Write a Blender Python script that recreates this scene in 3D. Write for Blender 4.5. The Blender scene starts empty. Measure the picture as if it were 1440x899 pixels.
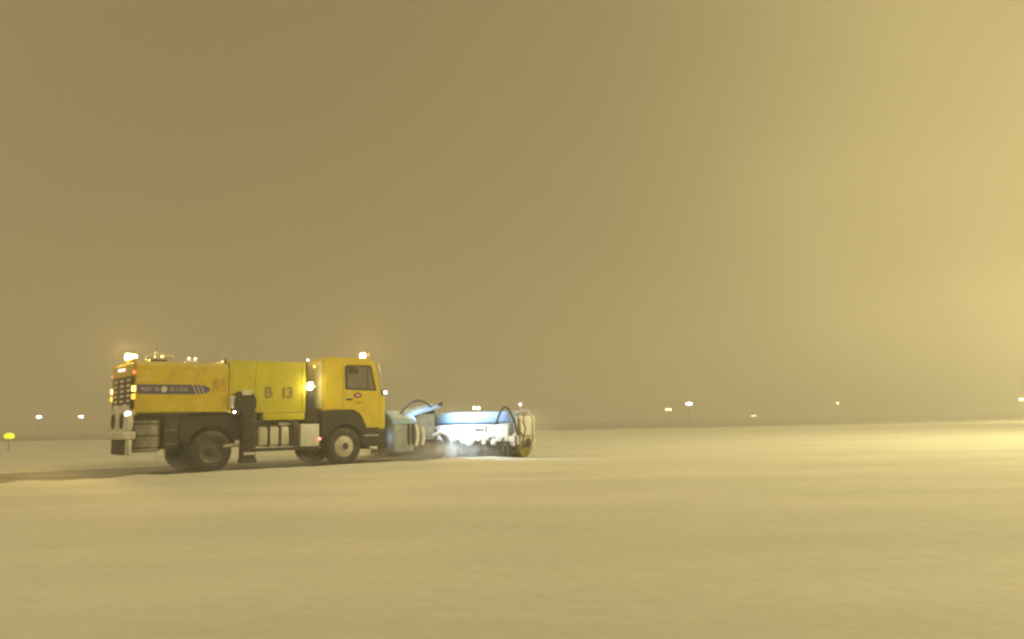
import bpy, bmesh, math, random
from mathutils import Vector, Matrix, noise
random.seed(4)
R_ = math.radians
sc = bpy.context.scene
col = sc.collection

# ------------------------------------------------------------------ camera
EYE = Vector((0, 0, 1.15))
PITCH, ROLL, FPX = R_(7.1977), math.atan(.0204), 1130.0
cd = bpy.data.cameras.new('camera')
cd.sensor_width = 36; cd.lens = 36 * FPX / 1440; cd.clip_start = .05; cd.clip_end = 6000
cam = bpy.data.objects.new('camera', cd); col.objects.link(cam)
cam.matrix_world = Matrix.Translation(EYE) @ Matrix.Rotation(PITCH, 4, 'X') @ Matrix.Rotation(ROLL, 4, 'Y') @ Matrix.Rotation(math.pi / 2, 4, 'X')
sc.camera = cam

# ------------------------------------------------------------------ sky: snow cloud lit from below by sodium lamps
world = bpy.data.worlds.new('World'); sc.world = world; world.use_nodes = True
nt = world.node_tree; N = nt.nodes; L = nt.links; N.clear()
def wn(t, **k):
    n = N.new(t)
    for a, b in k.items(): setattr(n, a, b)
    return n
out = wn('ShaderNodeOutputWorld'); tc = wn('ShaderNodeTexCoord')
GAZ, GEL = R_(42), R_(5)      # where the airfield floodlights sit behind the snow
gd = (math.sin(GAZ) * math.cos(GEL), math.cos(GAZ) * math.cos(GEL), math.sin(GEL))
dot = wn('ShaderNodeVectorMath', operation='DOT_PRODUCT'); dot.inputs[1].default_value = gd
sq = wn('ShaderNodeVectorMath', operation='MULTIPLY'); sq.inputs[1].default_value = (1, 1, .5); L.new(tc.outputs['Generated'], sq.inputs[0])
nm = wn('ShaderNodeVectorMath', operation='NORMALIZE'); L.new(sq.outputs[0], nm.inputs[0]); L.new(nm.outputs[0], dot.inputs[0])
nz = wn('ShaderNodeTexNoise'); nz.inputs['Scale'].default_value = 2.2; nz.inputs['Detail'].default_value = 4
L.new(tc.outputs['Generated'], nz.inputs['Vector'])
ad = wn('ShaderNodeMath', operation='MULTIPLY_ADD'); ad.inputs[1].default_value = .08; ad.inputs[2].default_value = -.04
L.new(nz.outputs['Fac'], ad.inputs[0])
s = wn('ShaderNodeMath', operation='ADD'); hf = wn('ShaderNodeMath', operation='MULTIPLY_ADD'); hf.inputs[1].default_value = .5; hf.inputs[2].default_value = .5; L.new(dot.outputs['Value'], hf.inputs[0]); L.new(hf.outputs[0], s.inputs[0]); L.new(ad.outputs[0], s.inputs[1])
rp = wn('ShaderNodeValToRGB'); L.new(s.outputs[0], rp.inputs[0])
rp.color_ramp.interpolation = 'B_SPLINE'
stops = [(0.0, (.74, .58, .27)), (.30, (.60, .47, .22)), (.50, (.46, .36, .17)), (.60, (.278, .200, .098)), (.80, (.272, .192, .088)),  # first stops: sky behind the lens, brightened as unseen fill for snow and truck
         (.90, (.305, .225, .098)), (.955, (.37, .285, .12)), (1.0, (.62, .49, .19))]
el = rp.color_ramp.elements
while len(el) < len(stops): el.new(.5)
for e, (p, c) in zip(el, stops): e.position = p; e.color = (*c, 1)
sky = wn('ShaderNodeTexSky'); sky.sky_type = 'NISHITA'; sky.sun_disc = False
sky.sun_elevation = R_(-6); sky.sun_rotation = R_(40)
bg2 = wn('ShaderNodeBackground'); L.new(sky.outputs[0], bg2.inputs[0]); bg2.inputs[1].default_value = .05
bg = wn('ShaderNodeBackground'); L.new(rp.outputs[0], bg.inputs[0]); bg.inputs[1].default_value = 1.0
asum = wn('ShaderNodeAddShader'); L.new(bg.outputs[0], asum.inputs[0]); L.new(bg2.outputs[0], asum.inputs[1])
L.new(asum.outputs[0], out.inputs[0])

sc.view_settings.view_transform = 'Standard'; sc.view_settings.look = 'None'
sc.view_settings.exposure = -0.15; sc.view_settings.gamma = 1.0
sc.view_settings.use_curve_mapping = False
sc.render.engine = 'CYCLES'
sc.cycles.use_denoising = True
sc.cycles.filter_width = 2.3
sc.cycles.volume_bounces = 3
sc.cycles.max_bounces = 6
sc.cycles.sample_clamp_indirect = 4

# ------------------------------------------------------------------ helpers
class MB:
    """collects shapes into one mesh"""
    def __init__(self, M=None): self.b = bmesh.new(); self.M = M
    def _m(self, geom, m):
        bmesh.ops.transform(self.b, matrix=m, verts=geom)
    def box(self, x0, x1, y0, y1, z0, z1, bev=0.0, rot=None):
        t = bmesh.new(); bmesh.ops.create_cube(t, size=1)
        bmesh.ops.scale(t, vec=(x1 - x0, y1 - y0, z1 - z0), verts=t.verts)
        if bev: bmesh.ops.bevel(t, geom=t.edges[:], offset=bev, segments=3, affect='EDGES', profile=.5)
        m = Matrix.Translation(((x0 + x1) / 2, (y0 + y1) / 2, (z0 + z1) / 2))
        if rot is not None: m = m @ rot
        bmesh.ops.transform(t, matrix=m, verts=t.verts); self.merge(t); return self
    def merge(self, t):
        me = bpy.data.meshes.new('tmp'); t.to_mesh(me); t.free(); self.b.from_mesh(me); bpy.data.meshes.remove(me)
    def cyl(self, p0, p1, r0, r1=None, n=20, bev=0.0):
        p0, p1 = Vector(p0), Vector(p1); d = p1 - p0; t = bmesh.new()
        bmesh.ops.create_cone(t, cap_ends=True, segments=n, radius1=r0, radius2=r0 if r1 is None else r1, depth=d.length)
        if bev:
            es = [e for e in t.edges if len([f for f in e.link_faces if len(f.verts) > 4]) == 1]
            bmesh.ops.bevel(t, geom=es, offset=bev, segments=2, affect='EDGES')
        m = Matrix.Translation((p0 + p1) / 2) @ d.to_track_quat('Z', 'Y').to_matrix().to_4x4()
        bmesh.ops.transform(t, matrix=m, verts=t.verts); self.merge(t); return self
    def ball(self, c, r, sz=(1, 1, 1)):
        t = bmesh.new(); bmesh.ops.create_uvsphere(t, u_segments=16, v_segments=10, radius=r)
        bmesh.ops.transform(t, matrix=Matrix.Translation(c) @ Matrix.Diagonal((*sz, 1)), verts=t.verts); self.merge(t); return self
    def tube(self, pts, r, n=8):
        pts = [Vector(p) for p in pts]; rings = []; t = bmesh.new()
        for i, p in enumerate(pts):
            d = (pts[min(i + 1, len(pts) - 1)] - pts[max(i - 1, 0)]).normalized()
            q = d.to_track_quat('Z', 'Y')
            rings.append([t.verts.new(p + q @ Vector((r * math.cos(a * 2 * math.pi / n), r * math.sin(a * 2 * math.pi / n), 0))) for a in range(n)])
        for a, b in zip(rings, rings[1:]):
            for k in range(n): t.faces.new((a[k], a[(k + 1) % n], b[(k + 1) % n], b[k]))
        t.faces.new(rings[0][::-1]); t.faces.new(rings[-1]); self.merge(t); return self
    def prism(self, prof, y0, y1, bev=0.0, axis='Y'):
        """profile in x,z extruded along y (or in y,z along x / x,y along z)"""
        t = bmesh.new()
        f = {'Y': lambda a, b, c: (a, c, b), 'X': lambda a, b, c: (c, a, b), 'Z': lambda a, b, c: (a, b, c)}[axis]
        v0 = [t.verts.new(f(a, b, y0)) for a, b in prof]; v1 = [t.verts.new(f(a, b, y1)) for a, b in prof]
        t.faces.new(v0); t.faces.new(v1[::-1]); n = len(prof)
        for i in range(n): t.faces.new((v0[i], v1[i], v1[(i + 1) % n], v0[(i + 1) % n]))
        bmesh.ops.recalc_face_normals(t, faces=t.faces)
        if bev:
            t.normal_update()
            es = [e for e in t.edges if e.calc_face_angle(0) > .5]
            bmesh.ops.bevel(t, geom=es, offset=bev, segments=2, affect='EDGES')
        bmesh.ops.triangulate(t, faces=[q for q in t.faces if len(q.verts) > 4])
        self.merge(t); return self
    def lathe(self, prof, c, axis, n=32):
        """prof: (radius, distance along axis)"""
        c = Vector(c); q = Vector(axis).to_track_quat('Z', 'Y'); t = bmesh.new(); rings = []
        for r, h in prof:
            rings.append([t.verts.new(c + q @ Vector((r * math.cos(a * 2 * math.pi / n), r * math.sin(a * 2 * math.pi / n), h))) for a in range(n)])
        for a, b in zip(rings, rings[1:]):
            for k in range(n): t.faces.new((a[k], a[(k + 1) % n], b[(k + 1) % n], b[k]))
        bmesh.ops.recalc_face_normals(t, faces=t.faces); self.merge(t); return self
    def build(self, name, mat, parent=None, smooth=True):
        if self.M is not None: bmesh.ops.transform(self.b, matrix=self.M, verts=self.b.verts)
        me = bpy.data.meshes.new(name); self.b.to_mesh(me); self.b.free()
        me.materials.append(mat)
        if smooth:
            me.polygons.foreach_set('use_smooth', [True] * len(me.polygons))
            me.set_sharp_from_angle(angle=R_(35))
        o = bpy.data.objects.new(name, me); col.objects.link(o)
        if parent: o.parent = parent
        return o

def tag(o, label=None, cat=None, group=None, kind=None):
    if label: o['label'] = label
    if cat: o['category'] = cat
    if group: o['group'] = group
    if kind: o['kind'] = kind
    return o
def empty(name, loc, rz=0):
    o = bpy.data.objects.new(name, None); col.objects.link(o); o.location = loc; o.rotation_euler = (0, 0, rz)
    o.empty_display_size = .3; return o

def mat(name, c, rough=.5, metal=0, vary=.12, scale=3, snow=0.0, dirt=0.0, bump=0.0, coat=0):
    m = bpy.data.materials.new(name); m.use_nodes = True; t = m.node_tree; n = t.nodes; l = t.links
    p = n['Principled BSDF']; p.inputs['Roughness'].default_value = rough; p.inputs['Metallic'].default_value = metal
    if coat: p.inputs['Coat Weight'].default_value = coat
    tcn = n.new('ShaderNodeTexCoord'); a = n.new('ShaderNodeTexNoise'); a.inputs['Scale'].default_value = scale
    a.inputs['Detail'].default_value = 6; a.inputs['Roughness'].default_value = .65
    l.new(tcn.outputs['Object'], a.inputs['Vector'])
    mr = n.new('ShaderNodeMapRange'); mr.inputs[1].default_value = .3; mr.inputs[2].default_value = .7
    l.new(a.outputs['Fac'], mr.inputs[0])
    mx = n.new('ShaderNodeMix'); mx.data_type = 'RGBA'; l.new(mr.outputs[0], mx.inputs['Factor'])
    mx.inputs['A'].default_value = (*[v * (1 - vary) for v in c], 1); mx.inputs['B'].default_value = (*[min(1, v * (1 + vary)) for v in c], 1)
    cur = mx.outputs['Result']
    if dirt:
        b = n.new('ShaderNodeTexNoise'); b.inputs['Scale'].default_value = 1.7; b.inputs['Detail'].default_value = 8; b.inputs['Roughness'].default_value = .7
        l.new(tcn.outputs['Object'], b.inputs['Vector'])
        r = n.new('ShaderNodeMapRange'); r.inputs[1].default_value = .48; r.inputs[2].default_value = .72; r.inputs[4].default_value = dirt
        l.new(b.outputs['Fac'], r.inputs[0])
        x = n.new('ShaderNodeMix'); x.data_type = 'RGBA'; l.new(r.outputs[0], x.inputs['Factor']); l.new(cur, x.inputs['A'])
        x.inputs['B'].default_value = (.10, .075, .05, 1); cur = x.outputs['Result']
    if snow:   # snow lying on the upper faces and driven into patches
        g = n.new('ShaderNodeNewGeometry'); sp = n.new('ShaderNodeSeparateXYZ'); l.new(g.outputs['Normal'], sp.inputs[0])
        b = n.new('ShaderNodeTexNoise'); b.inputs['Scale'].default_value = 4.5; b.inputs['Detail'].default_value = 5
        l.new(tcn.outputs['Object'], b.inputs['Vector'])
        k = n.new('ShaderNodeMath'); k.operation = 'MULTIPLY_ADD'; k.inputs[1].default_value = .55; l.new(sp.outputs['Z'], k.inputs[0]); l.new(b.outputs['Fac'], k.inputs[2])
        r = n.new('ShaderNodeMapRange'); r.inputs[1].default_value = .58; r.inputs[2].default_value = .8; r.inputs[4].default_value = snow
        l.new(k.outputs[0], r.inputs[0])
        x = n.new('ShaderNodeMix'); x.data_type = 'RGBA'; l.new(r.outputs[0], x.inputs['Factor']); l.new(cur, x.inputs['A'])
        x.inputs['B'].default_value = (.78, .78, .8, 1); cur = x.outputs['Result']
    l.new(cur, p.inputs['Base Color'])
    if bump:
        bm_ = n.new('ShaderNodeBump'); bm_.inputs['Strength'].default_value = bump; bm_.inputs['Distance'].default_value = .02
        l.new(a.outputs['Fac'], bm_.inputs['Height']); l.new(bm_.outputs[0], p.inputs['Normal'])
    return m
def glow(name, c, s):
    m = bpy.data.materials.new(name); m.use_nodes = True; p = m.node_tree.nodes['Principled BSDF']
    p.inputs['Base Color'].default_value = (*c, 1); p.inputs['Emission Color'].default_value = (*c, 1); p.inputs['Emission Strength'].default_value = s
    p.inputs['Roughness'].default_value = .3
    return m

def lamp(name, parent, loc, c, w, rad=.05, kind='POINT', aim=None, size=None, blend=.4):
    d = bpy.data.lights.new(name, kind); d.energy = w; d.color = c; d.shadow_soft_size = rad
    if kind == 'SPOT': d.spot_size = size; d.spot_blend = blend
    o = bpy.data.objects.new(name, d); col.objects.link(o)
    if parent: o.parent = parent
    o.location = loc
    if aim is not None: o.rotation_euler = (Vector(aim) - Vector(loc)).to_track_quat('-Z', 'Y').to_euler()
    return o

# truck frame: x forward, y to its left (away from the lens), z up, x = 0 at the front axle
HEAD = R_(39.752)
F2 = Vector((math.cos(HEAD), math.sin(HEAD), 0)); L2 = Vector((-math.sin(HEAD), math.cos(HEAD), 0))
A0 = Vector((-4.866, 23.324, 0))
TC = A0 + L2 * 1.15
def tw(x, y, z=0): return TC + F2 * x + L2 * y + Vector((0, 0, z))     # truck -> world
TM = Matrix.Translation((TC.x, TC.y, .006)) @ Matrix.Rotation(HEAD, 4, 'Z')

# ------------------------------------------------------------------ ground
def snow_mat(name, lo, hi, s1, s2, bump, dist=.05):
    m = bpy.data.materials.new(name); m.use_nodes = True; t = m.node_tree; n = t.nodes; l = t.links
    p = n['Principled BSDF']; p.inputs['Roughness'].default_value = .75
    g = n.new('ShaderNodeNewGeometry')
    mp = n.new('ShaderNodeMapping'); mp.inputs['Rotation'].default_value = (0, 0, -HEAD); mp.inputs['Scale'].default_value = (.35, 1, 1)
    l.new(g.outputs['Position'], mp.inputs['Vector'])
    a = n.new('ShaderNodeTexNoise'); a.inputs['Scale'].default_value = s1; a.inputs['Detail'].default_value = 5; l.new(mp.outputs[0], a.inputs['Vector'])
    b = n.new('ShaderNodeTexNoise'); b.inputs['Scale'].default_value = s2; b.inputs['Detail'].default_value = 4; l.new(g.outputs['Position'], b.inputs['Vector'])
    k = n.new('ShaderNodeMath'); k.operation = 'MULTIPLY_ADD'; k.inputs[1].default_value = .35; l.new(b.outputs['Fac'], k.inputs[0]); l.new(a.outputs['Fac'], k.inputs[2])
    r = n.new('ShaderNodeMapRange'); r.inputs[1].default_value = .5; r.inputs[2].default_value = .85; l.new(k.outputs[0], r.inputs[0])
    x = n.new('ShaderNodeMix'); x.data_type = 'RGBA'; l.new(r.outputs[0], x.inputs['Factor'])
    x.inputs['A'].default_value = (*lo, 1); x.inputs['B'].default_value = (*hi, 1); l.new(x.outputs['Result'], p.inputs['Base Color'])
    bu = n.new('ShaderNodeBump'); bu.inputs['Strength'].default_value = bump; bu.inputs['Distance'].default_value = dist
    l.new(k.outputs[0], bu.inputs['Height']); l.new(bu.outputs[0], p.inputs['Normal'])
    return m
M_snow = snow_mat('fresh_snow', (.72, .725, .70), (.85, .85, .82), .45, 5, .55, .06)
M_swept = snow_mat('swept_snow', (.16, .15, .13), (.55, .54, .52), .9, 5, .4, .02)
M_runway = snow_mat('snowy_asphalt', (.24, .24, .24), (.42, .42, .42), .05, .6, .1)

EDGE = 92.0
b = bmesh.new()          # fresh snow, fine near the lens, reaching to the edge of the cleared runway
xs = sorted(set([-1500, -700, -300, -150] + list(range(-90, 91, 3)) + [i * .5 for i in range(-30, 31)] + [150, 300, 700, 1500]))
ys = sorted(set([-1500, -500, -150, -50, -20, -8, -3] + [i * .4 for i in range(0, 60)] + list(range(24, 88, 3)) + [88, 90, 91, EDGE]))
grid = []
def band(x, y):           # the strip the sweeper clears stays flat
    d = Vector((x, y, 0)) - TC; return d.dot(L2), d.dot(F2)
for y in ys:
    row = []
    for x in xs:
        v, u = band(x, y)
        h = .05 * noise.noise(Vector((x * .25, y * .25, 0))) + .018 * noise.noise(Vector((x * 1.1, y * 1.1, 3)))
        flat = max(0, min(1, (abs(v - 1.3) - 3.6) / 2.5)) if u < 9 else 1
        yy = y
        if y == EDGE: yy = EDGE + 1.2 * noise.noise(Vector((x * .05, 7, 0)))
        row.append(b.verts.new((x, yy, h * flat)))
    grid.append(row)
for r0, r1 in zip(grid, grid[1:]):
    for i in range(len(xs) - 1): b.faces.new((r0[i], r0[i + 1], r1[i + 1], r1[i]))
# the snow field ends in a low cut bank
last = grid[-1]; low = [b.verts.new((v.co.x, v.co.y + .5, -.10)) for v in last]
for i in range(len(xs) - 1): b.faces.new((last[i], last[i + 1], low[i + 1], low[i]))
me = bpy.data.meshes.new('snow_field'); b.to_mesh(me); b.free(); me.materials.append(M_snow)
me.polygons.foreach_set('use_smooth', [True] * len(me.polygons))
o = bpy.data.objects.new('snow_field', me); col.objects.link(o); tag(o, kind='structure', label='wide field of fresh snow in front of the truck')
o = MB().box(-1500, 1500, EDGE - 2, 1500, -.5, -.15).build('runway', M_runway, smooth=False); tag(o, kind='structure', label='dark runway surface beyond the snow field')

# swept strip behind the broom
NEAR = -1.75
b = bmesh.new(); rows = []
for i in range(0, 161):
    u = -75 + 80.2 * i / 160
    ww = []
    for k, v in enumerate((NEAR, -.5, 1.0, 2.6, 3.9)):
        j = .22 * noise.noise(Vector((u * .6, k * 5, 1))) if k in (0, 4) else 0
        ue = u
        if i == 160: ue = 5.25 - .36 * (v - NEAR)
        ww.append(b.verts.new(tw(ue, v + j, .006)))
    rows.append(ww)
for r0, r1 in zip(rows, rows[1:]):
    for k in range(4): b.faces.new((r0[k], r1[k], r1[k + 1], r0[k + 1]))
me = bpy.data.meshes.new('swept_track'); b.to_mesh(me); b.free(); me.materials.append(M_swept)
o = bpy.data.objects.new('swept_track', me); col.objects.link(o); tag(o, kind='structure', label='dark strip of ground swept clear behind the broom')
# little ridges of snow left along the strip
def ridge(name, v0, v1, u0, u1, hmax, label, seed):
    b = bmesh.new(); rows = []; n = int((u1 - u0) / .25)
    for i in range(n + 1):
        u = u0 + (u1 - u0) * i / n; row = []
        for k in range(9):
            s_ = k / 8; v = v0 + (v1 - v0) * s_ + .10 * noise.noise(Vector((u * .8, seed, 0)))
            h = hmax * math.sin(math.pi * s_ ** .7) * (.75 + .5 * noise.noise(Vector((u * 1.3, v * 2, seed))))
            h *= min(1, (i + .3) / 6, (n - i + .3) / 6)
            row.append(b.verts.new(tw(u, v, max(0, h) - .004)))
        rows.append(row)
    for r0, r1 in zip(rows, rows[1:]):
        for k in range(8): b.faces.new((r0[k], r1[k], r1[k + 1], r0[k + 1]))
    bmesh.ops.recalc_face_normals(b, faces=b.faces)
    me = bpy.data.meshes.new(name); b.to_mesh(me); b.free(); me.materials.append(M_snow)
    me.polygons.foreach_set('use_smooth', [True] * len(me.polygons))
    o = bpy.data.objects.new(name, me); col.objects.link(o); return tag(o, label=label, kind='structure')
ridge('snow_bank', NEAR + .15, NEAR - 1.6, -75, 5.6, .10, 'low ridge of snow along the near edge of the swept strip', 2)
ridge('snow_bank', 3.7, 5.2, -75, 3.4, .14, 'low ridge of snow along the far edge of the swept strip', 9)

# ------------------------------------------------------------------ haze of driven snow
HTOP = 18.5
hz = MB().box(-1700, 1700, -1700, 1700, -2.0, HTOP).build('haze', bpy.data.materials.new('haze'), smooth=False)
m = hz.data.materials[0]; m.use_nodes = True; n = m.node_tree.nodes; n.clear()
pv = n.new('ShaderNodeVolumePrincipled'); oo = n.new('ShaderNodeOutputMaterial')
pv.inputs['Color'].default_value = (.97, .965, .95, 1); pv.inputs['Density'].default_value = .0052; pv.inputs['Anisotropy'].default_value = .2
m.node_tree.links.new(pv.outputs[0], oo.inputs['Volume'])
tag(hz, kind='stuff', label='snowy haze filling the air over the airfield')

# ------------------------------------------------------------------ materials
Y_body = mat('tank_yellow', (.64, .49, .004), .42, vary=.08, dirt=.35, snow=.25, coat=.2)
Y_panel = mat('panel_yellow', (.60, .53, .005), .42, vary=.08, dirt=.22, snow=.2, coat=.2)
Y_cab = mat('cab_yellow', (.70, .54, .004), .32, vary=.05, dirt=.2, snow=.2, coat=.4)
Blk = mat('black_plastic', (.025, .02, .018), .7, vary=.3, dirt=.35, snow=.10)
Chas = mat('chassis_steel', (.03, .025, .02), .7, vary=.4, dirt=.4, snow=.12)
Rub = mat('tyre_rubber', (.035, .032, .03), .8, vary=.3, dirt=.3, snow=.12, bump=.4)
Rim = mat('snowy_rim', (.62, .60, .52), .6, vary=.2, dirt=.3, snow=.5)
Glass = mat('cab_glass', (.17, .15, .13), .15, vary=.2, snow=.0)
Cream = mat('tank_metal', (.62, .60, .52), .45, metal=.2, vary=.12, dirt=.35)
White = mat('white_paint', (.72, .72, .70), .5, vary=.1, dirt=.3, snow=.4)
Gal = mat('steel_drum', (.26, .25, .22), .5, metal=.3, vary=.3, dirt=.5, snow=.3)
Caked = mat('snow_caked', (.66, .65, .62), .85, vary=.2, dirt=.35, snow=.8, bump=.6, scale=7)
Purple = mat('stripe_blue', (.085, .075, .19), .5, vary=.1, dirt=.15)
PaleMark = mat('pale_lettering', (.46, .42, .42), .5, vary=.2)
RedMark = mat('red_lettering', (.56, .30, .02), .5, vary=.15)
DarkMark = mat('dark_lettering', (.28, .20, .03), .5, vary=.1)
EmbRed = mat('emblem_red', (.40, .03, .04), .5); EmbBlue = mat('emblem_blue', (.06, .05, .16), .5); EmbWhite = mat('emblem_white', (.75, .70, .72), .5)
HoodW = mat('hood_white', (.80, .82, .84), .45, vary=.05, dirt=.08, snow=.6)
BlueP = mat('pale_blue_paint', (.26, .45, .78), .45, vary=.10, dirt=.1, snow=.12)
GreyP = mat('grey_paint_cool_lit', (.36, .41, .48), .55, vary=.2, dirt=.3, snow=.4)  # bluish tint paints in cool lamp light that does not reach these faces
Brush = mat('dark_bristle', (.07, .06, .045), .9, vary=.5, scale=14, dirt=.3, snow=.3)
YBrush = mat('yellow_bristle', (.46, .40, .05), .8, vary=.3, scale=14)
HoseM = mat('hose_rubber', (.016, .02, .03), .6, vary=.2)
Board = mat('board_black', (.03, .028, .022), .6, vary=.2)
Cell = mat('board_cell', (.72, .66, .50), .5, vary=.3)
G_amber = glow('amber_lamp', (1, .66, .18), 4); G_white = glow('warm_white_lamp', (1, .88, .62), 22); G_cool = glow('cool_white_lamp', (.72, .93, 1), 16)
G_red = glow('red_lamp', (1, .22, .10), 1.6); G_pink = glow('pink_lamp', (1, .62, .72), 2.5); G_orange = glow('orange_lamp', (1, .42, .06), 2.5)

# ------------------------------------------------------------------ the truck
truck = empty('sweeper_truck', (TC.x, TC.y, .006), HEAD)
tag(truck, 'yellow two-axle airport snow sweeper truck marked B 13 with beacons lit, driving on snow', 'truck')
W = 1.15

# chassis
m = MB()
for s_ in (-1, 1): m.box(-5.5, 1.05, s_ * .42 - .05, s_ * .42 + .05, .78, 1.06, .01)
for x in (-5.4, -4.4, -3.1, -2.1, -1.1, .1, .9): m.box(x - .05, x + .05, -.37, .37, .82, 1.02)
m.cyl((0, -.95, .52), (0, .95, .52), .07); m.cyl((-3.796, -.8, .52), (-3.796, .8, .52), .09)
m.ball((-3.796, 0, .52), .24); m.cyl((-3.7, 0, .55), (-1, 0, .8), .05)
m.box(-1.2, .6, -.36, .36, .75, 1.45, .08)           # engine and gearbox block
m.build('chassis', Chas, truck)
MB().box(-5.55, -1.3, -.95, .95, 1.07, 1.50, .04).build('subframe', Chas, truck)

def wheel(x, side, steer=False, dual=False):
    w = .34 if not dual else .58; r = .525
    y0 = side * (W - .02); inn = -side
    h = w
    prof = [(.30, .02), (.36, 0), (.44, .0), (.50, .02), (r, .06), (r, h - .06), (.50, h - .02), (.44, h), (.30, h)]
    t = MB().lathe(prof, (x, y0, .525), (0, inn, 0), 40)
    for k in range(40):      # tread blocks
        a = k * math.pi / 20
        c = Vector((x + (r + .002) * math.cos(a), y0 + inn * h / 2, .525 + (r + .002) * math.sin(a)))
        t.box(c.x - .012, c.x + .012, c.y - h * .4, c.y + h * .4, c.z - .022, c.z + .022, rot=Matrix.Rotation(-a, 4, 'Y'))
    ty = t.build('wheel', Rub, truck)
    nb = MB()
    if steer: rim = [(.305, .02), (.30, .05), (.27, .045), (.24, .02), (.14, .0), (.12, -.05), (.05, -.06), (0, -.06)]
    else: rim = [(.305, .03), (.30, .1), (.27, .17), (.15, .18), (.14, .06), (.11, .04), (.0, .04)]
    nb.lathe(rim, (x, y0, .525), (0, inn, 0), 32)
    for k in range(10):
        a = k * math.pi / 5; rr = .19
        nb.cyl((x + rr * math.cos(a), y0 + inn * (.03 if steer else .16), .525 + rr * math.sin(a)), (x + rr * math.cos(a), y0 - inn * (.03 if steer else -.12), .525 + rr * math.sin(a)), .016, n=6)
    nb.build('rim', Rim if steer else Gal, ty)
    MB().lathe([(.135, 0), (.13, -.03), (.09, -.06), (.04, -.065), (0, -.065)], (x, y0 + inn * (-.0 if steer else .03), .525), (0, inn, 0), 20).build('hub', Chas, ty)
wheel(0, -1, True); wheel(0, 1, True); wheel(-3.796, -1, False, True); wheel(-3.796, 1, False, True)

# rear tank body and forward water/engine housing
def rounded(y, z0, z1, r, n=5):
    pts = [(-y, z0), (y, z0)]
    for sx in (1, -1):
        for k in range(n + 1):
            a = math.pi / 2 * k / n
            if sx == -1: a = math.pi / 2 - a
            pts.append((sx * (y - r + r * math.cos(a)), z1 - r + r * math.sin(a)))
    return pts
body = MB().prism(rounded(W, 1.53, 2.81, .16), -5.68, -3.40, .015, 'X')
body = body.build('tank_body', Y_body, truck)
MB().box(-5.66, -3.42, -W - .012, -W + .01, 2.62, 2.66, .005).build('body_seam', Y_body, body)
MB().box(-5.66, -3.42, -W - .012, -W + .01, 1.55, 1.60, .005).build('body_seam', Y_body, body)
fb = MB().prism(rounded(W, 1.50, 2.90, .06), -3.385, -1.225, .015, 'X')
fb.box(-2.45, -1.24, -W + .01, W - .01, 1.30, 1.50, .02)
fb = fb.build('engine_housing', Y_panel, truck)
for x in (-3.30, -2.66, -1.32): MB().box(x - .012, x + .012, -W - .01, -W + .004, 1.56, 2.82).build('panel_seam', Y_panel, fb)
MB().box(-3.40, -1.21, -W - .012, -W + .006, 2.84, 2.875, .004).build('panel_seam', Y_panel, fb)
# stripe with arrow end
ys_ = -W - .006
st = MB().prism([(-5.655, 1.985), (-4.09, 1.985), (-3.96, 2.02), (-3.86, 2.105), (-3.96, 2.19), (-4.09, 2.225), (-5.655, 2.225)], ys_ - .002, -W + .004)
st = st.build('stripe', Purple, truck, False)
pm = MB()
for k, x in enumerate((-4.34, -4.24, -4.14)): pm.prism([(x, 2.225), (x + .035, 2.225), (x + .135, 1.985), (x + .10, 1.985)], ys_ - .005, ys_ - .001)
pm.build('slanted_bars', PaleMark, st, False)
em = MB()                # snowflake-like emblem in the middle
for k in range(4):
    a = k * math.pi / 4
    em.box(-5.02 - .085, -5.02 + .085, ys_ - .009, ys_ - .004, 2.105 - .013, 2.105 + .013, rot=Matrix.Rotation(a, 4, 'Y'))
em.lathe([(.035, 0), (.06, 0), (.06, .004), (.035, .004), (.035, 0)], (-5.02, ys_ - .012, 2.105), (0, 1, 0), 16)
em.build('emblem', EmbWhite, st, False)
tx = MB()
def glyph(mb, x, z, w, h, y, seed, t=.018):    # stroke-built sign, too small to be read
    rr = random.Random(seed)
    for zz in (0, .5, 1): 
        if rr.random() < .8: mb.box(x, x + w, y - .002, y + .002, z + zz * h - t / 2, z + zz * h + t / 2)
    for xx in (0, .5, 1):
        if rr.random() < .7: mb.box(x + xx * w - t / 2, x + xx * w + t / 2, y - .003, y + .003, z, z + h)
for i, x in enumerate((-5.56, -5.45, -5.34, -5.23, -4.86, -4.75, -4.64, -4.53)): glyph(tx, x, 2.07, .07, .075, ys_ - .005, i, .012)
tx.build('lettering', PaleMark, st, False)
tx = MB()
for i, (x, z) in enumerate(((-3.80, 2.24), (-3.62, 2.24), (-3.80, 2.06), (-3.62, 2.06))): glyph(tx, x, z, .13, .12, -W - .005, 50 + i, .03)
tx.build('lettering', RedMark, body, False)

def text(body_, size, x, z, y, material, parent, name='lettering', bold=.012):
    c = bpy.data.curves.new('t', 'FONT'); c.body = body_; c.size = size; c.extrude = .004; c.offset = bold
    t = bpy.data.objects.new('t', c); col.objects.link(t)
    dg = bpy.context.evaluated_depsgraph_get(); me = bpy.data.meshes.new_from_object(t.evaluated_get(dg))
    bpy.data.objects.remove(t); me.materials.clear(); me.materials.append(material)
    me.transform(Matrix.Translation((x, y, z)) @ Matrix.Rotation(math.pi / 2, 4, 'X'))
    o = bpy.data.objects.new(name, me); col.objects.link(o); o.parent = parent; return o
text('B', .42, -2.43, 1.90, -W - .006, DarkMark, fb)
text('1', .42, -1.98, 1.90, -W - .006, DarkMark, fb)
text('3', .42, -1.80, 1.90, -W - .006, DarkMark, fb)

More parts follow.
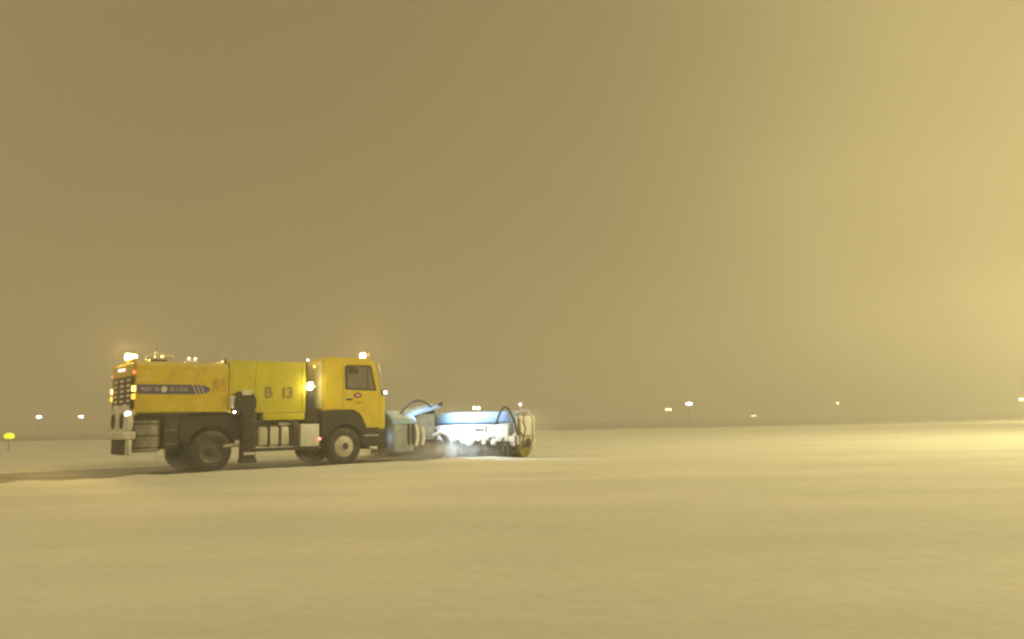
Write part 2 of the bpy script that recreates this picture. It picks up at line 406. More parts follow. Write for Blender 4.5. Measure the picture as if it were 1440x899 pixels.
# cab
cabp = [(-.66, 1.10), (-.66, 2.98), (-.58, 3.09), (.78, 3.11), (.98, 3.02), (1.10, 2.62), (1.20, 2.10), (1.27, 1.9), (1.30, .98), (.66, .98), (.55, 1.28), (.34, 1.50), (.1, 1.58), (-.25, 1.56), (-.45, 1.42)]
cabp = [(-.66, 1.50), (-.66, 2.98), (-.58, 3.07), (.78, 3.09), (.98, 3.00), (1.10, 2.62), (1.20, 2.10), (1.27, 1.9), (1.30, .98), (.64, .98), (.56, 1.26), (.38, 1.48), (.16, 1.56), (-.4, 1.56)]
cab = MB().prism(cabp, -W + .02, W - .02, .035).build('cab', Y_cab, truck)
yc = -W + .02
def on_cab(prof, y_out, material, name, parent, both=True, thick=.012):
    for s_ in ((-1, 1) if both else (-1,)):
        a, b_ = sorted((s_ * (W - .02 - .004), s_ * (W - .02 + y_out)))
        o = MB().prism(prof, a, b_).build(name, material, parent, False)
    return o
# doors with dark window openings
for s_ in (-1, 1):
    a, b_ = sorted((s_ * (W - .025), s_ * (W - .003)))
    door = MB().prism([(-.06, 1.56), (-.06, 2.92), (.86, 2.94), (1.0, 2.6), (1.11, 2.08), (1.12, 1.02), (.68, 1.02), (.60, 1.28), (.42, 1.5), (.2, 1.585)], a, b_, .006).build('door', Y_cab, cab)
    a, b_ = sorted((s_ * (W - .004), s_ * (W + .006)))
    MB().prism([(-.0, 2.17), (-.02, 2.80), (.04, 2.86), (.80, 2.87), (.86, 2.83), (1.03, 2.12), (.5, 2.13), (.06, 2.14)], a, b_).build('window_frame', Blk, cab, False)
    a, b_ = sorted((s_ * (W + .004), s_ * (W + .011)))
    MB().prism([(.07, 2.22), (.05, 2.75), (.09, 2.80), (.70, 2.81), (.70, 2.19), (.12, 2.19)], a, b_).build('side_window', Glass, cab, False)
    MB().prism([(.74, 2.19), (.74, 2.81), (.78, 2.80), (.94, 2.17)], a, b_).build('side_window', Glass, cab, False)
    a, b_ = sorted((s_ * (W - .005), s_ * (W + .035)))
    MB().box(.03, .22, a, b_, 1.84, 1.885, .012).build('door_handle', Blk, cab)
# crest on the door
cy_ = -W - .003
em = MB().prism([(.28, 2.03), (.52, 2.03), (.53, 1.93), (.28, 1.93)], cy_ - .006, cy_ + .004).build('emblem', EmbBlue, cab, False)
MB().lathe([(.0, 0), (.085, 0), (.085, .006), (0, .006)], (.40, cy_ - .013, 1.985), (0, 1, 0), 20).build('emblem_disc', EmbRed, em, False)
MB().box(.34, .46, cy_ - .018, cy_ - .012, 1.965, 2.0).build('emblem_bar', EmbWhite, em, False)
tx = MB()
for i in range(3): glyph(tx, .33 + i * .09, 1.74, .06, .06, cy_ - .003, 80 + i, .014)
tx.build('lettering', RedMark, cab, False)
# windscreen, grille, headlamps on the front
MB().prism([(1.005, 2.95), (1.12, 2.55), (1.215, 2.12), (1.23, 2.12), (1.135, 2.56), (1.02, 2.96)], -.98, .98).build('windscreen', Glass, cab, False)
MB().box(1.28, 1.315, -.75, .75, 1.15, 1.80, .01).build('grille', Blk, cab)
MB().box(.66, 1.38, -1.13, 1.13, .42, .97, .05).build('bumper', Blk, truck)
MB().prism([(.52, .55), (.52, 1.06), (1.12, 1.06), (1.12, .55)], -W - .015, -W + .10, .02).build('step_box', Blk, truck)
MB().box(.62, 1.08, -W - .035, -W - .012, .80, .83).build('step_tread', Cream, truck)
MB().box(.80, 1.05, -W - .03, -W + .05, .40, .49, .02).build('snow_lump', Caked, truck)
MB().box(1.10, 1.325, -W + .0, -W + .09, 1.0, 2.05, .03).build('corner_deflector', Y_cab, truck)
for s_ in (-1, 1): MB().box(1.37, 1.41, s_ * .86 - .17, s_ * .86 + .17, .62, .84, .015).build('headlight', glow('headlight_glass', (.8, .92, 1), 2.5), truck)
# wheel arches of black plastic
def arch(x, r_in, x0, x1, ztop, ybase, s_, name='mudguard', wdt=.5, flat=True):
    pts = [(x0, .95 if x0 < x - .6 else .95)]
    n_ = 14; inner = []
    for k in range(n_ + 1):
        a = math.pi * k / n_; inner.append((x + r_in * math.cos(a), .56 + r_in * math.sin(a)))
    inner = inner[::-1]             # left -> right
    prof = inner + [(x1, .80), (x1 - .02, ztop - .45), (x1 - .2, ztop - .12), (x1 - .42, ztop), (x0 + .06, ztop), (x0, ztop - .08), (x0, .80)]
    prof[0] = (inner[0][0], .80); prof[n_] = (inner[n_][0], .80)
    a, b_ = sorted((s_ * ybase, s_ * (ybase - wdt)))
    MB().prism(prof, a, b_, .012).build(name, Blk, truck)
for s_ in (-1, 1):
    arch(0, .60, -.72, .70, 1.55, W + .012, s_)
    arch(-3.796, .62, -4.62, -2.98, 1.42, W - .03, s_, wdt=.62)
# roof gear, mirrors, beacon
bc = MB().cyl((.80, -.72, 3.08), (.80, -.72, 3.13), .075).build('beacon_base', Blk, truck)
MB().cyl((.80, -.72, 3.13), (.80, -.72, 3.25), .09, .075, bev=.01).build('beacon_lens', G_white, truck)
bc2 = MB().cyl((.80, .72, 3.08), (.80, .72, 3.13), .075).build('beacon_base', Blk, truck)
MB().cyl((.80, .72, 3.13), (.80, .72, 3.23), .07, .055, bev=.01).build('beacon_lens', G_orange, truck)
lamp('beacon_light', truck, (.84, -.76, 3.30), (1, .58, .13), 420, .09)
MB().tube([(1.0, -1.1, 2.95), (1.12, -1.16, 2.90), (1.14, -1.17, 2.7), (1.16, -1.16, 2.3), (1.18, -1.12, 2.15)], .016).build('mirror_arm', Cream, truck)
MB().box(-.72, -.665, -1.05, 1.05, 1.6, 2.95, .01).build('rear_wall', mat('pale_yellow', (.72, .66, .30), .6, dirt=.1, snow=.6), cab)  # snow-caked panel, coloured paler to make up for weak light here
MB().box(1.17, 1.27, 1.26, 1.43, 2.25, 2.62, .03).build('mirror', Blk, truck)
MB().box(.10, .40, -W - .12, -W + .02, 2.62, 2.86, .05).build('blind_spot_mirror', Blk, truck)
hl = MB().box(1.22, 1.33, -1.22, -1.06, 2.00, 2.13, .02).build('plough_light', Blk, truck)
MB().box(1.24, 1.345, -1.205, -1.075, 2.015, 2.115, .01).build('lens', G_cool, hl)
MB().box(1.24, 1.31, -1.228, -1.205, 2.035, 2.10, .008).build('lens', G_cool, hl)

# behind the cab: air intake, work lamps, box, fuel tank
MB().prism([(-1.22, 1.18), (-1.18, 1.98), (-1.12, 2.06), (-1.03, 2.05), (-.98, 1.95), (-.90, 1.62), (-.82, 1.18)], -W - .0, -W + .38, .03).build('air_intake', Blk, truck)
MB().box(-1.20, -1.16, -W + .03, -W + .08, 1.45, 2.93, .01).build('bulkhead_post', Chas, truck)
wl = MB().box(-1.20, -1.02, -W - .02, -W + .1, 2.13, 2.34, .03).build('work_lamp', Caked, truck)
MB().ball((-1.12, -W - .03, 2.17), .075, (1.1, .5, .75)).build('lens', G_white, wl)
MB().ball((-1.09, -W - .03, 2.30), .060, (1.2, .5, .7)).build('lens', G_white, wl)
lamp('work_light', truck, (-1.11, -W - .16, 2.23), (1, .9, .6), 14, .06)
MB().box(-.98, -.80, -W + .2, -W + .3, 2.18, 2.28, .03).build('hose_bracket', Caked, truck)
MB().ball((-1.13, -W + .1, 2.97), .024).build('marker_lamp', G_white, truck)
MB().ball((-.88, -W + .2, 2.80), .032).build('marker_lamp', G_amber, truck)
MB().box(-1.36, -.80, -W - .0, -.62, .56, 1.18, .03).build('battery_box', White, truck)
MB().ball((-.80, -W - .02, .76), .038).build('marker_lamp', glow('red_marker', (1, .12, .10), 9), truck)
ft = MB().box(-2.58, -1.60, -W + .02, -.55, .60, 1.14, .09).build('fuel_tank', Cream, truck)
for x in (-2.27, -1.95, -1.66): MB().box(x - .035, x + .035, -W - .0, -.54, .585, 1.155, .012).build('tank_strap', Blk, ft)
MB().box(-2.98, -.72, -W + .06, -W + .16, .47, .56, .01).build('side_rail', Chas, truck)
MB().box(-1.6, -1.38, -W + .05, -.6, .58, 1.25, .03).build('rail_box', Chas, truck)
pts = [(-2.62 + .09 * k, -W + .06, 1.22 + .12 * math.sin(math.pi * k / 12)) for k in range(13)]
MB().tube(pts, .045).build('air_hose', Blk, truck)
MB().box(-1.95, -1.55, -W + .1, -.7, 1.155, 1.24, .03).build('snow_lump', Caked, truck)
MB().tube([(-3.5, -W + .02, .64), (-3.2, -W + .02, .67), (-2.98, -W + .02, .70)], .035).build('exhaust_pipe', Cream, truck)

# side air nozzle
yo = -W - .20
MB().prism([(-3.36, 1.62), (-3.34, 1.90), (-3.22, 2.04), (-3.02, 2.08), (-2.84, 2.04), (-2.74, 1.96), (-2.70, 1.8), (-2.70, 1.62), (-2.78, 1.48), (-3.26, 1.46)], yo, -W + .12, .045).build('blower_housing', Blk, truck)
MB().box(-3.07, -2.70, yo + .01, -W + .1, .28, 1.55, .05).build('blower_duct', Blk, truck)
MB().box(-3.04, -2.74, yo - .015, yo + .02, .40, .47, .01).build('duct_reflector', Cream, truck)
MB().box(-3.08, -2.68, yo - .01, -W + .11, .20, .30, .02).build('blower_nozzle', Rub, truck)
MB().box(-3.12, -2.84, yo - .02, -W + .05, 1.96, 2.085, .03).build('snow_lump', Caked, truck)
MB().box(-3.40, -3.24, yo + .02, -W + .05, 1.62, 1.95, .05).build('snow_lump', Caked, truck)
MB().ball((-3.31, yo - .01, 1.52), .030).build('marker_lamp', G_white, truck)

# rear end
MB().cyl((-5.33, -W + .34, .56), (-5.33, -W + .34, 1.34), .34, n=28, bev=.03).build('rear_drum', Gal, truck)
m = MB()
for z in (.66, .95, 1.24): m.lathe([(.342, 0), (.352, 0), (.352, .03), (.342, .03)], (-5.33, -W + .34, z), (0, 0, 1), 28)
m.build('drum_band', Chas, truck)
m = MB()
for x in (-5.15, -4.96): m.box(x, x + .02, -W + .02, -W + .05, .42, .62)
m.box(-5.15, -4.94, -W + .02, -W + .05, .42, .44); m.build('rear_step', Cream, truck)
MB().box(-4.98, -4.62, -W + .04, -.5, .62, 1.5, .03).build('locker', Chas, truck)
for z in (.74, 1.08, 1.38): MB().box(-4.94, -4.68, -W + .022, -W + .038, z, z + .02).build('grab_rail', Chas if z > 1.3 else Gal, truck)
bd = MB().box(-5.74, -5.675, -1.02, .80, 1.62, 2.42, .015).build('light_board', Board, truck)
for i in range(3):
    for j in range(6):
        y = -.72 + i * .60; z = 1.70 + j * .128
        cm = MB(); cm.box(-5.752, -5.737, y - .16, y + .16, z - .03, z + .035, .006); cm.build('board_cell', Cell, bd)
MB().box(-5.73, -5.672, -1.05, .92, 2.44, 2.76, .02).build('tail_panel', Y_body, truck)
for yy in (-1.09, .93):
    MB().box(-5.76, -5.68, yy - .05, yy + .05, 2.05, 2.19, .02).build('indicator', G_amber, truck)
    MB().box(-5.76, -5.68, yy - .05, yy + .05, 1.86, 1.99, .02).build('indicator', G_orange, truck)
    MB().box(-5.75, -5.68, yy - .04, yy + .04, 2.49, 2.56, .02).build('tail_light', G_red, truck)
MB().box(-5.77, -5.72, -.30, .25, 2.60, 2.66, .02).build('tail_light', G_pink, truck)
bar = MB().box(-5.60, -5.48, -.52, .30, 2.81, 2.925, .02).build('beacon_bar', Y_body, truck)
for y, q in ((-.40, .06), (.16, .10)): MB().cyl((-5.54, y, 2.92), (-5.54, y, 2.92 + q * 1.5), q, q * .85, bev=.015).build('beacon_lens', glow('yellow_beacon', (1, .86, .40), 20), bar)
lamp('beacon_light', truck, (-5.60, .14, 3.12), (1, .62, .14), 420, .09)
# caked twin blower outlets, bumper, mud flaps
for y in (-.66, .12):
    ou = MB().lathe([(.20, .0), (.36, .0), (.42, .05), (.40, .16), (.3, .2)], (-5.86, y, 1.33), (1, 0, 0), 20).build('rear_outlet', Caked, truck)
    MB().lathe([(0, 0), (.21, 0), (.21, .05), (0, .05)], (-5.83, y, 1.33), (1, 0, 0), 20).build('outlet_opening', Board, ou)
MB().box(-5.80, -5.6, -1.0, .55, 1.46, 1.61, .05).build('snow_lump', Caked, truck)
MB().ball((-5.80, -.98, 1.50), .075).build('reversing_lamp', glow('white_lamp', (1, .95, .9), 6), truck)
MB().box(-5.92, -5.62, -1.10, .42, .88, 1.08, .05).build('rear_bumper', Caked, truck)
MB().box(-5.80, -5.66, -.7, .50, .50, .88, .02).build('mud_flap', Blk, truck)
MB().box(-5.80, -5.70, -1.08, -.80, .50, .88, .03).build('tow_post', Caked, truck)
# roof equipment on the tank
rf = MB().box(-5.22, -4.80, -.62, -.20, 2.81, 2.90, .03).build('roof_hatch', Chas, truck)
MB().tube([(-5.32, -.66, 2.80), (-5.32, -.66, 2.98), (-5.14, -.66, 3.02), (-4.90, -.66, 3.02)], .03).build('hatch_rail', Caked, truck)
MB().cyl((-5.02, -.4, 2.94), (-5.02, -.4, 3.10), .05, .035).build('antenna_base', Caked, truck)
MB().cyl((-5.02, -.4, 3.10), (-5.02, -.4, 3.30), .010, .005, n=6).build('antenna', Blk, truck)
MB().box(-4.86, -4.62, -.5, -.2, 2.96, 3.03, .02).build('snow_lump', Caked, truck)
rl = MB().box(-4.36, -4.06, -.72, -.5, 2.80, 2.88, .02).build('roof_lamp', Caked, truck)
for x in (-4.30, -4.14): MB().ball((x, -.72, 2.93), .045).build('lens', glow('dim_lamp', (1, .93, .75), 1.1), rl)
MB().ball((-3.52, -.98, 2.86), .025).build('marker_lamp', glow('dim_marker', (1, .95, .85), 1.6), truck)
MB().cyl((-3.44, -1.0, 2.78), (-3.44, -1.0, 2.95), .02, n=8).build('roof_pin', Blk, truck)

# ------------------------------------------------------------------ the broom it pushes
CB = Vector((-2.07, 27.14, 0)); EB = Vector((.853, -.52, 0)).normalized(); RZ = math.atan2(EB.y, EB.x)
broom = empty('front_sweeper', (CB.x, CB.y, .006), RZ)
tag(broom, 'wide pale blue and white rotary broom pushed in front of the truck', 'snow sweeper')
SM = (Matrix.Translation((CB.x, CB.y, .006)) @ Matrix.Rotation(RZ, 4, 'Z')).inverted() @ TM    # truck frame -> broom frame
H = 2.85
# brush drum: individual bristle rings with ragged edge
t = bmesh.new(); nseg = 56; rings = []
for i in range(71):
    x = -H + .12 + (2 * H - .2) * i / 70; ring = []
    for k in range(nseg):
        a = 2 * math.pi * k / nseg
        r = .44 + .022 * math.sin(i * 1.9) + random.uniform(-.028, .022) + (.02 * math.sin(a * 9 + i * .7))
        ring.append(t.verts.new((x, r * math.cos(a), .445 + r * math.sin(a))))
    rings.append(ring)
for a_, b_ in zip(rings, rings[1:]):
    for k in range(nseg): t.faces.new((a_[k], a_[(k + 1) % nseg], b_[(k + 1) % nseg], b_[k]))
t.faces.new(rings[0][::-1]); t.faces.new(rings[-1])
mb = MB(); mb.merge(t); mb.build('brush', Brush, broom, False)
t = MB()
for k in range(520):     # bright bristles of the end ring
    a = random.uniform(0, 2 * math.pi); x = H - .16 + random.uniform(0, .14); r1 = random.uniform(.40, .47)
    t.cyl((x - .03, .15 * math.cos(a), .455 + .15 * math.sin(a)), (x + random.uniform(-.03, .06), r1 * math.cos(a), .46 + r1 * math.sin(a)), .009, .005, n=4)
t.build('end_bristles', YBrush, broom, False)
# hood: curved shell over the brush, open below
def shell(x0, x1, a0, a1, r, th, cy, cz, n_=12):
    p = [(cy + r * math.cos(R_(a0 + (a1 - a0) * k / n_)), cz + r * math.sin(R_(a0 + (a1 - a0) * k / n_))) for k in range(n_ + 1)]
    q = [(cy + (r - th) * math.cos(R_(a0 + (a1 - a0) * k / n_)), cz + (r - th) * math.sin(R_(a0 + (a1 - a0) * k / n_))) for k in range(n_ + 1)]
    return MB().prism(p + q[::-1], x0, x1, 0, 'X')
shell(-H, H - .05, 25, 188, .60, .03, 0, .47).build('hood', HoodW, broom)
MB().box(-H, H - .25, -.66, -.60, .52, 1.05, .02, rot=Matrix.Rotation(R_(-7), 4, 'X')).build('hood_panel', HoodW, broom)
for x in (-1.4, -.35, .7, 1.75): MB().box(x - .02, x + .02, -.69, -.62, .56, 1.02).build('hood_rib', HoodW, broom)
MB().box(1.35, 1.72, -.70, -.66, .88, .92, .005).build('hood_handle', HoseM, broom)
# blue top beam with dark slot beneath
MB().box(-1.7, H - .36, -.42, .12, 1.09, 1.46, .06).build('top_beam', BlueP, broom)
MB().box(-2.3, -1.72, -.40, .08, 1.02, 1.30, .05).build('beam_bracket', GreyP, broom)
MB().box(-2.3, H - .5, -.50, -.44, 1.03, 1.10, .01).build('pressure_pipe', HoseM, broom)
MB().tube([(.2, -.52, 1.05), (.9, -.55, 1.02), (1.6, -.54, 1.05), (2.2, -.54, 1.10)], .022).build('hydraulic_hose', HoseM, broom)
# ragged rubber skirt below the hood, with gaps where snow is thrown through
t = MB()
x = -2.7
while x < 2.5:           # clumps of long bristles and slush, no two alike
    n_ = random.randint(16, 34); top = random.uniform(.50, .74); sp = random.uniform(.10, .26)
    for k in range(n_):
        u = random.uniform(-1, 1); xx = x + u * sp
        z1 = top - .14 * u * u + random.uniform(-.05, .04)
        t.cyl((xx * .985 + x * .015, -.66 + random.uniform(-.03, .04), z1), (xx + u * .05, -.62 + random.uniform(-.12, .06), random.uniform(.02, .16)), random.uniform(.014, .03), .010, n=5)
    x += sp + random.uniform(.10, .22)
tag(t.build('bristle_skirt', Brush, broom, False), kind='stuff')
t = MB()
for k in range(34):
    x = random.uniform(-2.4, 2.2); s_ = random.uniform(.05, .12)
    t.ball((x, -.69, random.uniform(.46, .62)), s_, (1.5, .5, 1))
tag(t.build('snow_crust', Caked, broom), kind='stuff')
# right-hand end frame: end plate, drive motor, caster
MB().box(H - .62, H - .16, -.62, -.5, .78, 1.08, .03).build('drive_housing', mat('teal_grey', (.22, .30, .31), .5, dirt=.2, snow=.2), broom)
MB().box(H + .02, H + .05, -.60, .50, .42, 1.30, .012).build('end_plate', HoodW, broom)
MB().box(H - .55, H - .02, -.66, -.58, .50, .68, .03).build('end_bracket', HoodW, broom)
m = MB(); m.box(H + .0, H + .08, -.55, .45, .62, .72, .02); m.box(H + .02, H + .08, -.5, -.42, .45, 1.2, .02); m.box(H + .02, H + .08, .3, .38, .45, 1.1, .02)
m.build('end_frame', mat('dull_yellow', (.40, .36, .22), .6, dirt=.4, snow=.4), broom)
MB().cyl((H - .05, 0, .46), (H + .14, 0, .46), .13, bev=.02).build('drive_motor', Chas, broom)
def arc(x0, x1, z0, z1, top, y, n_=14):
    return [(x0 + (x1 - x0) * k / n_, y, z0 + (z1 - z0) * k / n_ + top * math.sin(math.pi * k / n_)) for k in range(n_ + 1)]
MB().tube(arc(H - .78, H - .02, .92, 1.05, .60, -.60) + [(H + .02, -.6, .88), (H + .08, -.6, .7)], .035).build('hydraulic_hose', HoseM, broom)
MB().tube([(H - .02, -.5, 1.35), (H + .06, -.55, 1.2), (H + .05, -.55, 1.0), (H + .12, -.56, .8), (H + .24, -.56, .68), (H + .26, -.56, .5), (H + .18, -.5, .34), (H + .1, -.45, .3)], .032).build('hydraulic_hose', mat('old_hose', (.13, .10, .03), .6), broom)
MB().tube([(H + .18, -.4, 1.38), (H + .16, -.42, 1.1), (H + .24, -.42, .9), (H + .18, -.44, .62), (H + .1, -.44, .42)], .026).build('hydraulic_hose', mat('brown_hose', (.15, .11, .04), .6), broom)
mk = MB().cyl((H + .0, -.3, 1.2), (H + .0, -.3, 1.62), .014, n=8).build('marker_pole', Caked, broom)
MB().ball((H + .0, -.3, 1.66), .05).build('lens', G_pink, mk)
MB().tube([(H - .25, -.1, 1.42), (H + .1, -.05, 1.48), (H + .26, 0, 1.2), (H + .28, 0, .8)], .03).build('guard_rail', Caked, broom)

# swing frame and hydraulic unit between truck and broom (built in truck axes)
def tb(): return MB(SM)
m = tb(); m.box(1.38, 3.6, -.42, -.30, .50, .66, .02); m.box(1.38, 3.6, .30, .42, .50, .66, .02); m.box(1.38, 1.52, -.8, .8, .45, 1.15, .02)
m.box(3.3, 4.25, -.10, .10, .55, .75, .02)
m.build('push_frame', Chas, broom)
tb().box(1.62, 2.32, -1.18, -.35, .28, 1.30, .03).build('hydraulic_cabinet', GreyP, broom)
m = tb()
for x in (2.10, 2.24): m.prism([(x, .55), (x - .02, 1.0), (x + .03, 1.18), (x + .065, 1.0), (x + .065, .6), (x + .03, .45)], -1.205, -1.17)
m.build('cabinet_louver', Board, broom, False)
tb().prism([(-1.23, 1.12), (-1.21, 1.22), (-.78, 1.52), (-.3, 1.54), (-.3, 1.28), (-1.1, 1.28), (-1.18, 1.12)], 1.54, 2.42, .015, 'X').build('cabinet_cover', BlueP, broom)
m = tb()
for (x, z, r) in ((2.38, .78, .36), (2.62, .74, .30)):
    pr = []
    for k in range(9): a = R_(-75 + 150 * k / 8); pr.append((x + r * .35 * math.cos(a), z + r * math.sin(a)))
    for k in range(9): a = R_(75 - 150 * k / 8); pr.append((x - .08 + r * .28 * math.cos(a), z + r * .85 * math.sin(a)))
    m.prism(pr, -1.2, -.9)
m.build('curved_guard', HoodW, broom)
tb().box(2.44, 3.25, -.95, .1, .62, 1.42, .04).build('pump_unit', GreyP, broom)
MB(SM @ Matrix.Translation((2.42, 0, 1.42)) @ Matrix.Rotation(R_(-13), 4, 'Y')).prism([(-1.12, -.05), (-1.10, .02), (-.55, .09), (.0, .09), (.0, .0), (-1.0, -.02)], 0, 1.05, .015, 'X').build('pump_cover', BlueP, broom)
tb().box(3.22, 3.32, -.92, .05, 1.02, 1.62, .02, rot=Matrix.Rotation(R_(-12), 4, 'Y')).build('cover_strut', HoseM, broom)
pts = [(1.95 + 1.25 * k / 16, -.9, 1.38 + .22 * k / 16 + .34 * math.sin(math.pi * k / 16)) for k in range(17)]
tb().tube(pts, .030).build('hydraulic_hose', HoseM, broom)
tb().tube([(2.5, -.98, 1.35), (2.54, -1.0, 1.15), (2.62, -1.0, .9), (2.9, -1.0, .7)], .03).build('hydraulic_hose', HoseM, broom)
# support wheel under a white guard
c = (3.40, -.95, .30)
cw = tb().lathe([(.12, .0), (.27, .0), (.30, .04), (.30, .18), (.27, .22), (.12, .22)], c, (0, 1, 0), 24).build('caster_wheel', Rub, broom)
tb().lathe([(.0, .03), (.12, .03), (.12, .1), (0, .1)], c, (0, 1, 0), 16).build('rim', Rim, cw)
pr = [(3.40 + .44 * math.cos(R_(a)), .38 + .48 * math.sin(R_(a))) for a in range(-5, 131, 15)] + [(3.40 + .38 * math.cos(R_(a)), .38 + .41 * math.sin(R_(a))) for a in range(130, -6, -15)]
tb().prism(pr, -1.05, -.68).build('wheel_guard', HoodW, broom)
tb().box(3.12, 3.36, -.9, -.6, .55, .95, .03).build('caster_fork', Blk, broom)

# lamps of the truck on the broom
def tl(x, y, z): return (x, y, z)
lamp('plough_light_beam', truck, (1.42, -1.22, 2.06), (.66, .86, 1), 330, .06, 'SPOT', (5.6, -1.5, .75), R_(62), .6)
lamp('headlight_beam', truck, (1.46, .86, .9), (.78, .92, 1), 25, .06, 'SPOT', (5.2, .6, .6), R_(60), .7)
# extra lamp added on the frame to brighten the back of the hood
wk = tb().box(3.30, 3.42, -1.16, -1.02, 1.66, 1.78, .02).build('hood_fill_lamp', Blk, broom)
tb().box(3.42, 3.435, -1.13, -1.05, 1.69, 1.75, .01).build('lens', glow('hood_fill_glass', (.8, .92, 1), 1.5), wk)
P = SM @ Vector((3.50, -1.15, 1.72)); Q = Vector((1.1, -.6, 1.0))
lamp('hood_fill_beam', broom, P, (.74, .91, 1), 300, .05, 'SPOT', Q, R_(135), .7)

# ------------------------------------------------------------------ snow thrown up by the broom
def cloud(name, cx, cy, cz, sx, sy, sz, rz, dens, label, seed, scale=1.6):
    t = bmesh.new(); bmesh.ops.create_icosphere(t, subdivisions=4, radius=1)
    for v in t.verts:
        n_ = noise.noise(v.co * 1.7 + Vector((seed, 0, 0)))
        v.co *= 1 + .35 * n_
        v.co = Vector((v.co.x * sx, v.co.y * sy, v.co.z * sz + 0))
        v.co.z = max(v.co.z, -cz + .02)
    me = bpy.data.meshes.new(name); t.to_mesh(me); t.free()
    o = bpy.data.objects.new(name, me); col.objects.link(o); o.location = (cx, cy, cz); o.rotation_euler = (0, 0, rz)
    m = bpy.data.materials.new(name); m.use_nodes = True; nt_ = m.node_tree; n = nt_.nodes; l = nt_.links; n.clear()
    ou = n.new('ShaderNodeOutputMaterial'); pv = n.new('ShaderNodeVolumePrincipled'); pv.inputs['Color'].default_value = (.93, .93, .95, 1)
    tc_ = n.new('ShaderNodeTexCoord'); nz_ = n.new('ShaderNodeTexNoise'); nz_.inputs['Scale'].default_value = scale; nz_.inputs['Detail'].default_value = 4
    l.new(tc_.outputs['Object'], nz_.inputs['Vector'])
    # density falls towards the rim of the cloud and with height
    mp = n.new('ShaderNodeVectorMath'); mp.operation = 'MULTIPLY'; mp.inputs[1].default_value = (1 / sx, 1 / sy, 1 / sz); l.new(tc_.outputs['Object'], mp.inputs[0])
    ln = n.new('ShaderNodeVectorMath'); ln.operation = 'LENGTH'; l.new(mp.outputs[0], ln.inputs[0])
    fr = n.new('ShaderNodeMapRange'); fr.inputs[1].default_value = 1.0; fr.inputs[2].default_value = .25; l.new(ln.outputs['Value'], fr.inputs[0])
    nr = n.new('ShaderNodeMapRange'); nr.inputs[1].default_value = .40; nr.inputs[2].default_value = .68; l.new(nz_.outputs['Fac'], nr.inputs[0])
    a = n.new('ShaderNodeMath'); a.operation = 'MULTIPLY'; l.new(fr.outputs[0], a.inputs[0]); l.new(nr.outputs[0], a.inputs[1])
    b_ = n.new('ShaderNodeMath'); b_.operation = 'MULTIPLY'; b_.inputs[1].default_value = dens; l.new(a.outputs[0], b_.inputs[0]); l.new(b_.outputs[0], pv.inputs['Density'])
    l.new(pv.outputs[0], ou.inputs['Volume'])
    me.materials.append(m)
    return tag(o, label=label, kind='stuff')
p = tw(2.7, -1.0); cloud('snow_spray', p.x, p.y, .20, 2.2, .9, .46, HEAD * .6, 2.8, 'grey cloud of powder snow blowing low between truck and broom', 3)
p = CB + EB * .6 + Vector((-.3, -.95, 0)); cloud('snow_spray', p.x, p.y, .16, 2.2, .5, .34, RZ, 1.1, 'thin spray of snow drifting along the foot of the broom', 8, 2.5)
p = tw(-5.6, -.2); cloud('snow_spray', p.x, p.y, .15, 3.6, 1.6, .34, HEAD, .55, 'thin powder snow swirling behind the rear wheels', 21, 1.2)
p = tw(-1.9, -.4); cloud('snow_spray', p.x, p.y, .12, 2.6, 1.2, .26, HEAD, .9, 'low powder snow drifting under the middle of the truck', 33, 1.6)
p = CB + EB * 2.6 + Vector((.3, .6, 0)); cloud('snow_spray', p.x, p.y, .75, 1.3, 1.2, .95, RZ, .55, 'faint snow mist round the far tip of the broom', 41, 1.5)
p = CB + Vector((.6, 1.9, 0)); cloud('snow_spray', p.x, p.y, .6, 3.0, 1.0, 1.2, RZ, .9, 'pale snow thrown ahead of the broom', 12)

# ------------------------------------------------------------------ far airfield lamps
from mathutils import Vector as V
MW = cam.matrix_world.copy().to_3x3()
def ray(px, py):
    return (MW @ V(((px - 720) / FPX, -(py - 449.5) / FPX, -1)))
Pole = mat('pole_steel', (.45, .44, .42), .6)
def floodlight(x, y, z, wd, ht, c, s_, label, base=-.15, heads=1):
    r = empty('floodlight_mast', (x, y, base), 0)
    tag(r, label, 'floodlight', 'floodlights far across the airfield')
    z -= base; a = math.atan2(-x, y)
    rz = Matrix.Rotation(a, 4, 'Z')
    mb = MB(rz); mb.cyl((0, .12, 0), (0, .12, z + .15), .03, .02, n=8); mb.build('pole', Pole, r)
    for k in range(heads):
        xo = (k - (heads - 1) / 2) * wd * .75
        mb = MB(rz); mb.box(xo - wd * .25, xo + wd * .25, .0, .12, z - ht * .25, z + ht * .25, .012); h = mb.build('lamp_head', Pole, r)
        mb = MB(rz); mb.ball((xo, -.02, z), .5, (wd * .62, .25, ht * .7)); mb.build('lens', glow('far_lamp', c, s_), h)
def far(px, py, Y, wd, ht, c, s_, label, heads=1, base=-.15):
    d = ray(px, py); k = Y / d.y; p = EYE + d * k
    floodlight(p.x, p.y, p.z, wd, ht, c, s_, label, base, heads)
WW, YY = (1, .95, .8), (1, .82, .35)
far(55, 586.5, 100, .95, .42, (.95, 1, .9), 14, 'white airfield lamp far to the left, second from the left edge')
far(114, 586, 101, .85, .40, (.95, 1, .9), 14, 'white airfield lamp just left of the truck tail')
far(637, 581, 118, 1.0, .22, YY, 8, 'dim yellow lamp low behind the left half of the broom')
far(670, 574, 112, .75, .55, (1, .88, .55), 16, 'bright twin yellow lamp right above the broom hood', 2)
far(940, 576, 106, .55, .42, (1, .82, .28), 7, 'twin yellow lamp just left of the brightest lamp on the right', 2)
far(969, 568, 112, 1.35, .50, (1, .95, .82), 18, 'bright white lamp on the horizon right of the broom')
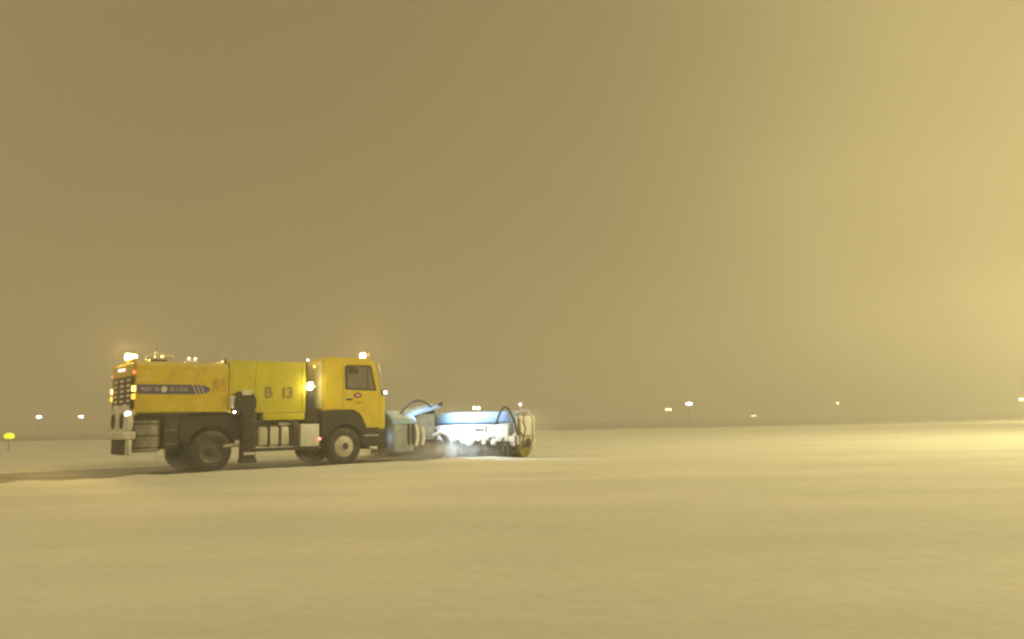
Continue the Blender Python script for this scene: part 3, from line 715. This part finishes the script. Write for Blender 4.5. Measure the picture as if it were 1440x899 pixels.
far(1060, 585, 112, 1.3, .35, (1, .85, .5), 1.6, 'faint blurred lamp low on the horizon, middle of the right half')
far(1178, 567, 120, .55, .42, (1, .82, .25), 6, 'small yellow lamp alone on the horizon toward the right')
far(1436, 562, 110, .9, .45, (1, .88, .4), 12, 'yellow lamp cut by the right edge of the picture')
# taxiway marker ball on the left
d = ray(13, 613.5); p = EYE + d * (46 / d.y)
r = empty('taxiway_light', (p.x, p.y, 0)); tag(r, 'round yellow-green taxiway light low on the snow at far left', 'taxiway light')
MB().cyl((0, 0, -.05), (0, 0, p.z - .18), .05, .04).build('post', Pole, r)
MB().cyl((0, 0, p.z - .24), (0, 0, p.z - .14), .16, .18).build('base_ring', Pole, r)
MB().ball((0, 0, p.z), .24, (1.15, 1.15, .8)).build('globe', glow('marker_globe', (.80, .85, .03), 1.15), r)

# ------------------------------------------------------------------ high mast that lights the field, standing right of the picture
MX, MY, MZ = 34.0, 25.0, 18.0
r = empty('high_mast', (MX, MY, 0)); tag(r, 'tall apron lighting mast nearest the camera at the right of the field', 'light mast')
MB().cyl((0, 0, -.05), (0, 0, MZ), .28, .14, n=16).build('mast', Pole, r)
MB().lathe([(1.0, 0), (1.1, 0), (1.1, .1), (1.0, .1), (1.0, 0)], (0, 0, MZ - .2), (0, 0, 1), 24).build('ring', Pole, r)
for k in range(8):
    a = k * math.pi / 4 + .2; x, y = 1.05 * math.cos(a), 1.05 * math.sin(a)
    h = MB(Matrix.Translation((x, y, MZ - .45)) @ Matrix.Rotation(a, 4, 'Z')).box(-.12, .12, -.3, .3, -.2, .2, .04).build('lamp_head', Pole, r)
    MB(Matrix.Translation((x, y, MZ - .45)) @ Matrix.Rotation(a, 4, 'Z')).box(.121, .15, -.26, .26, -.17, .17, .01).build('lens', glow('sodium_lens', (1, .78, .3), 20), h)
lamp('mast_light', r, (0, 0, MZ - 1.0), (1, .84, .35), 44000, .8)
# second mast, unseen, added for haze glow low on the right
def copy_tree(o, parent=None):
    c = o.copy(); col.objects.link(c); c.parent = parent
    for ch in list(o.children): copy_tree(ch, c)
    return c
r2 = copy_tree(r); r2.location = (82, 92, 0)
r2['label'] = 'unseen lighting mast far off on the right, added for the haze glow'
r['group'] = r2['group'] = 'apron lighting masts along the right side'
for ch in r2.children:
    if ch.type == 'LIGHT': ch.data = ch.data.copy(); ch.data.energy = 85000
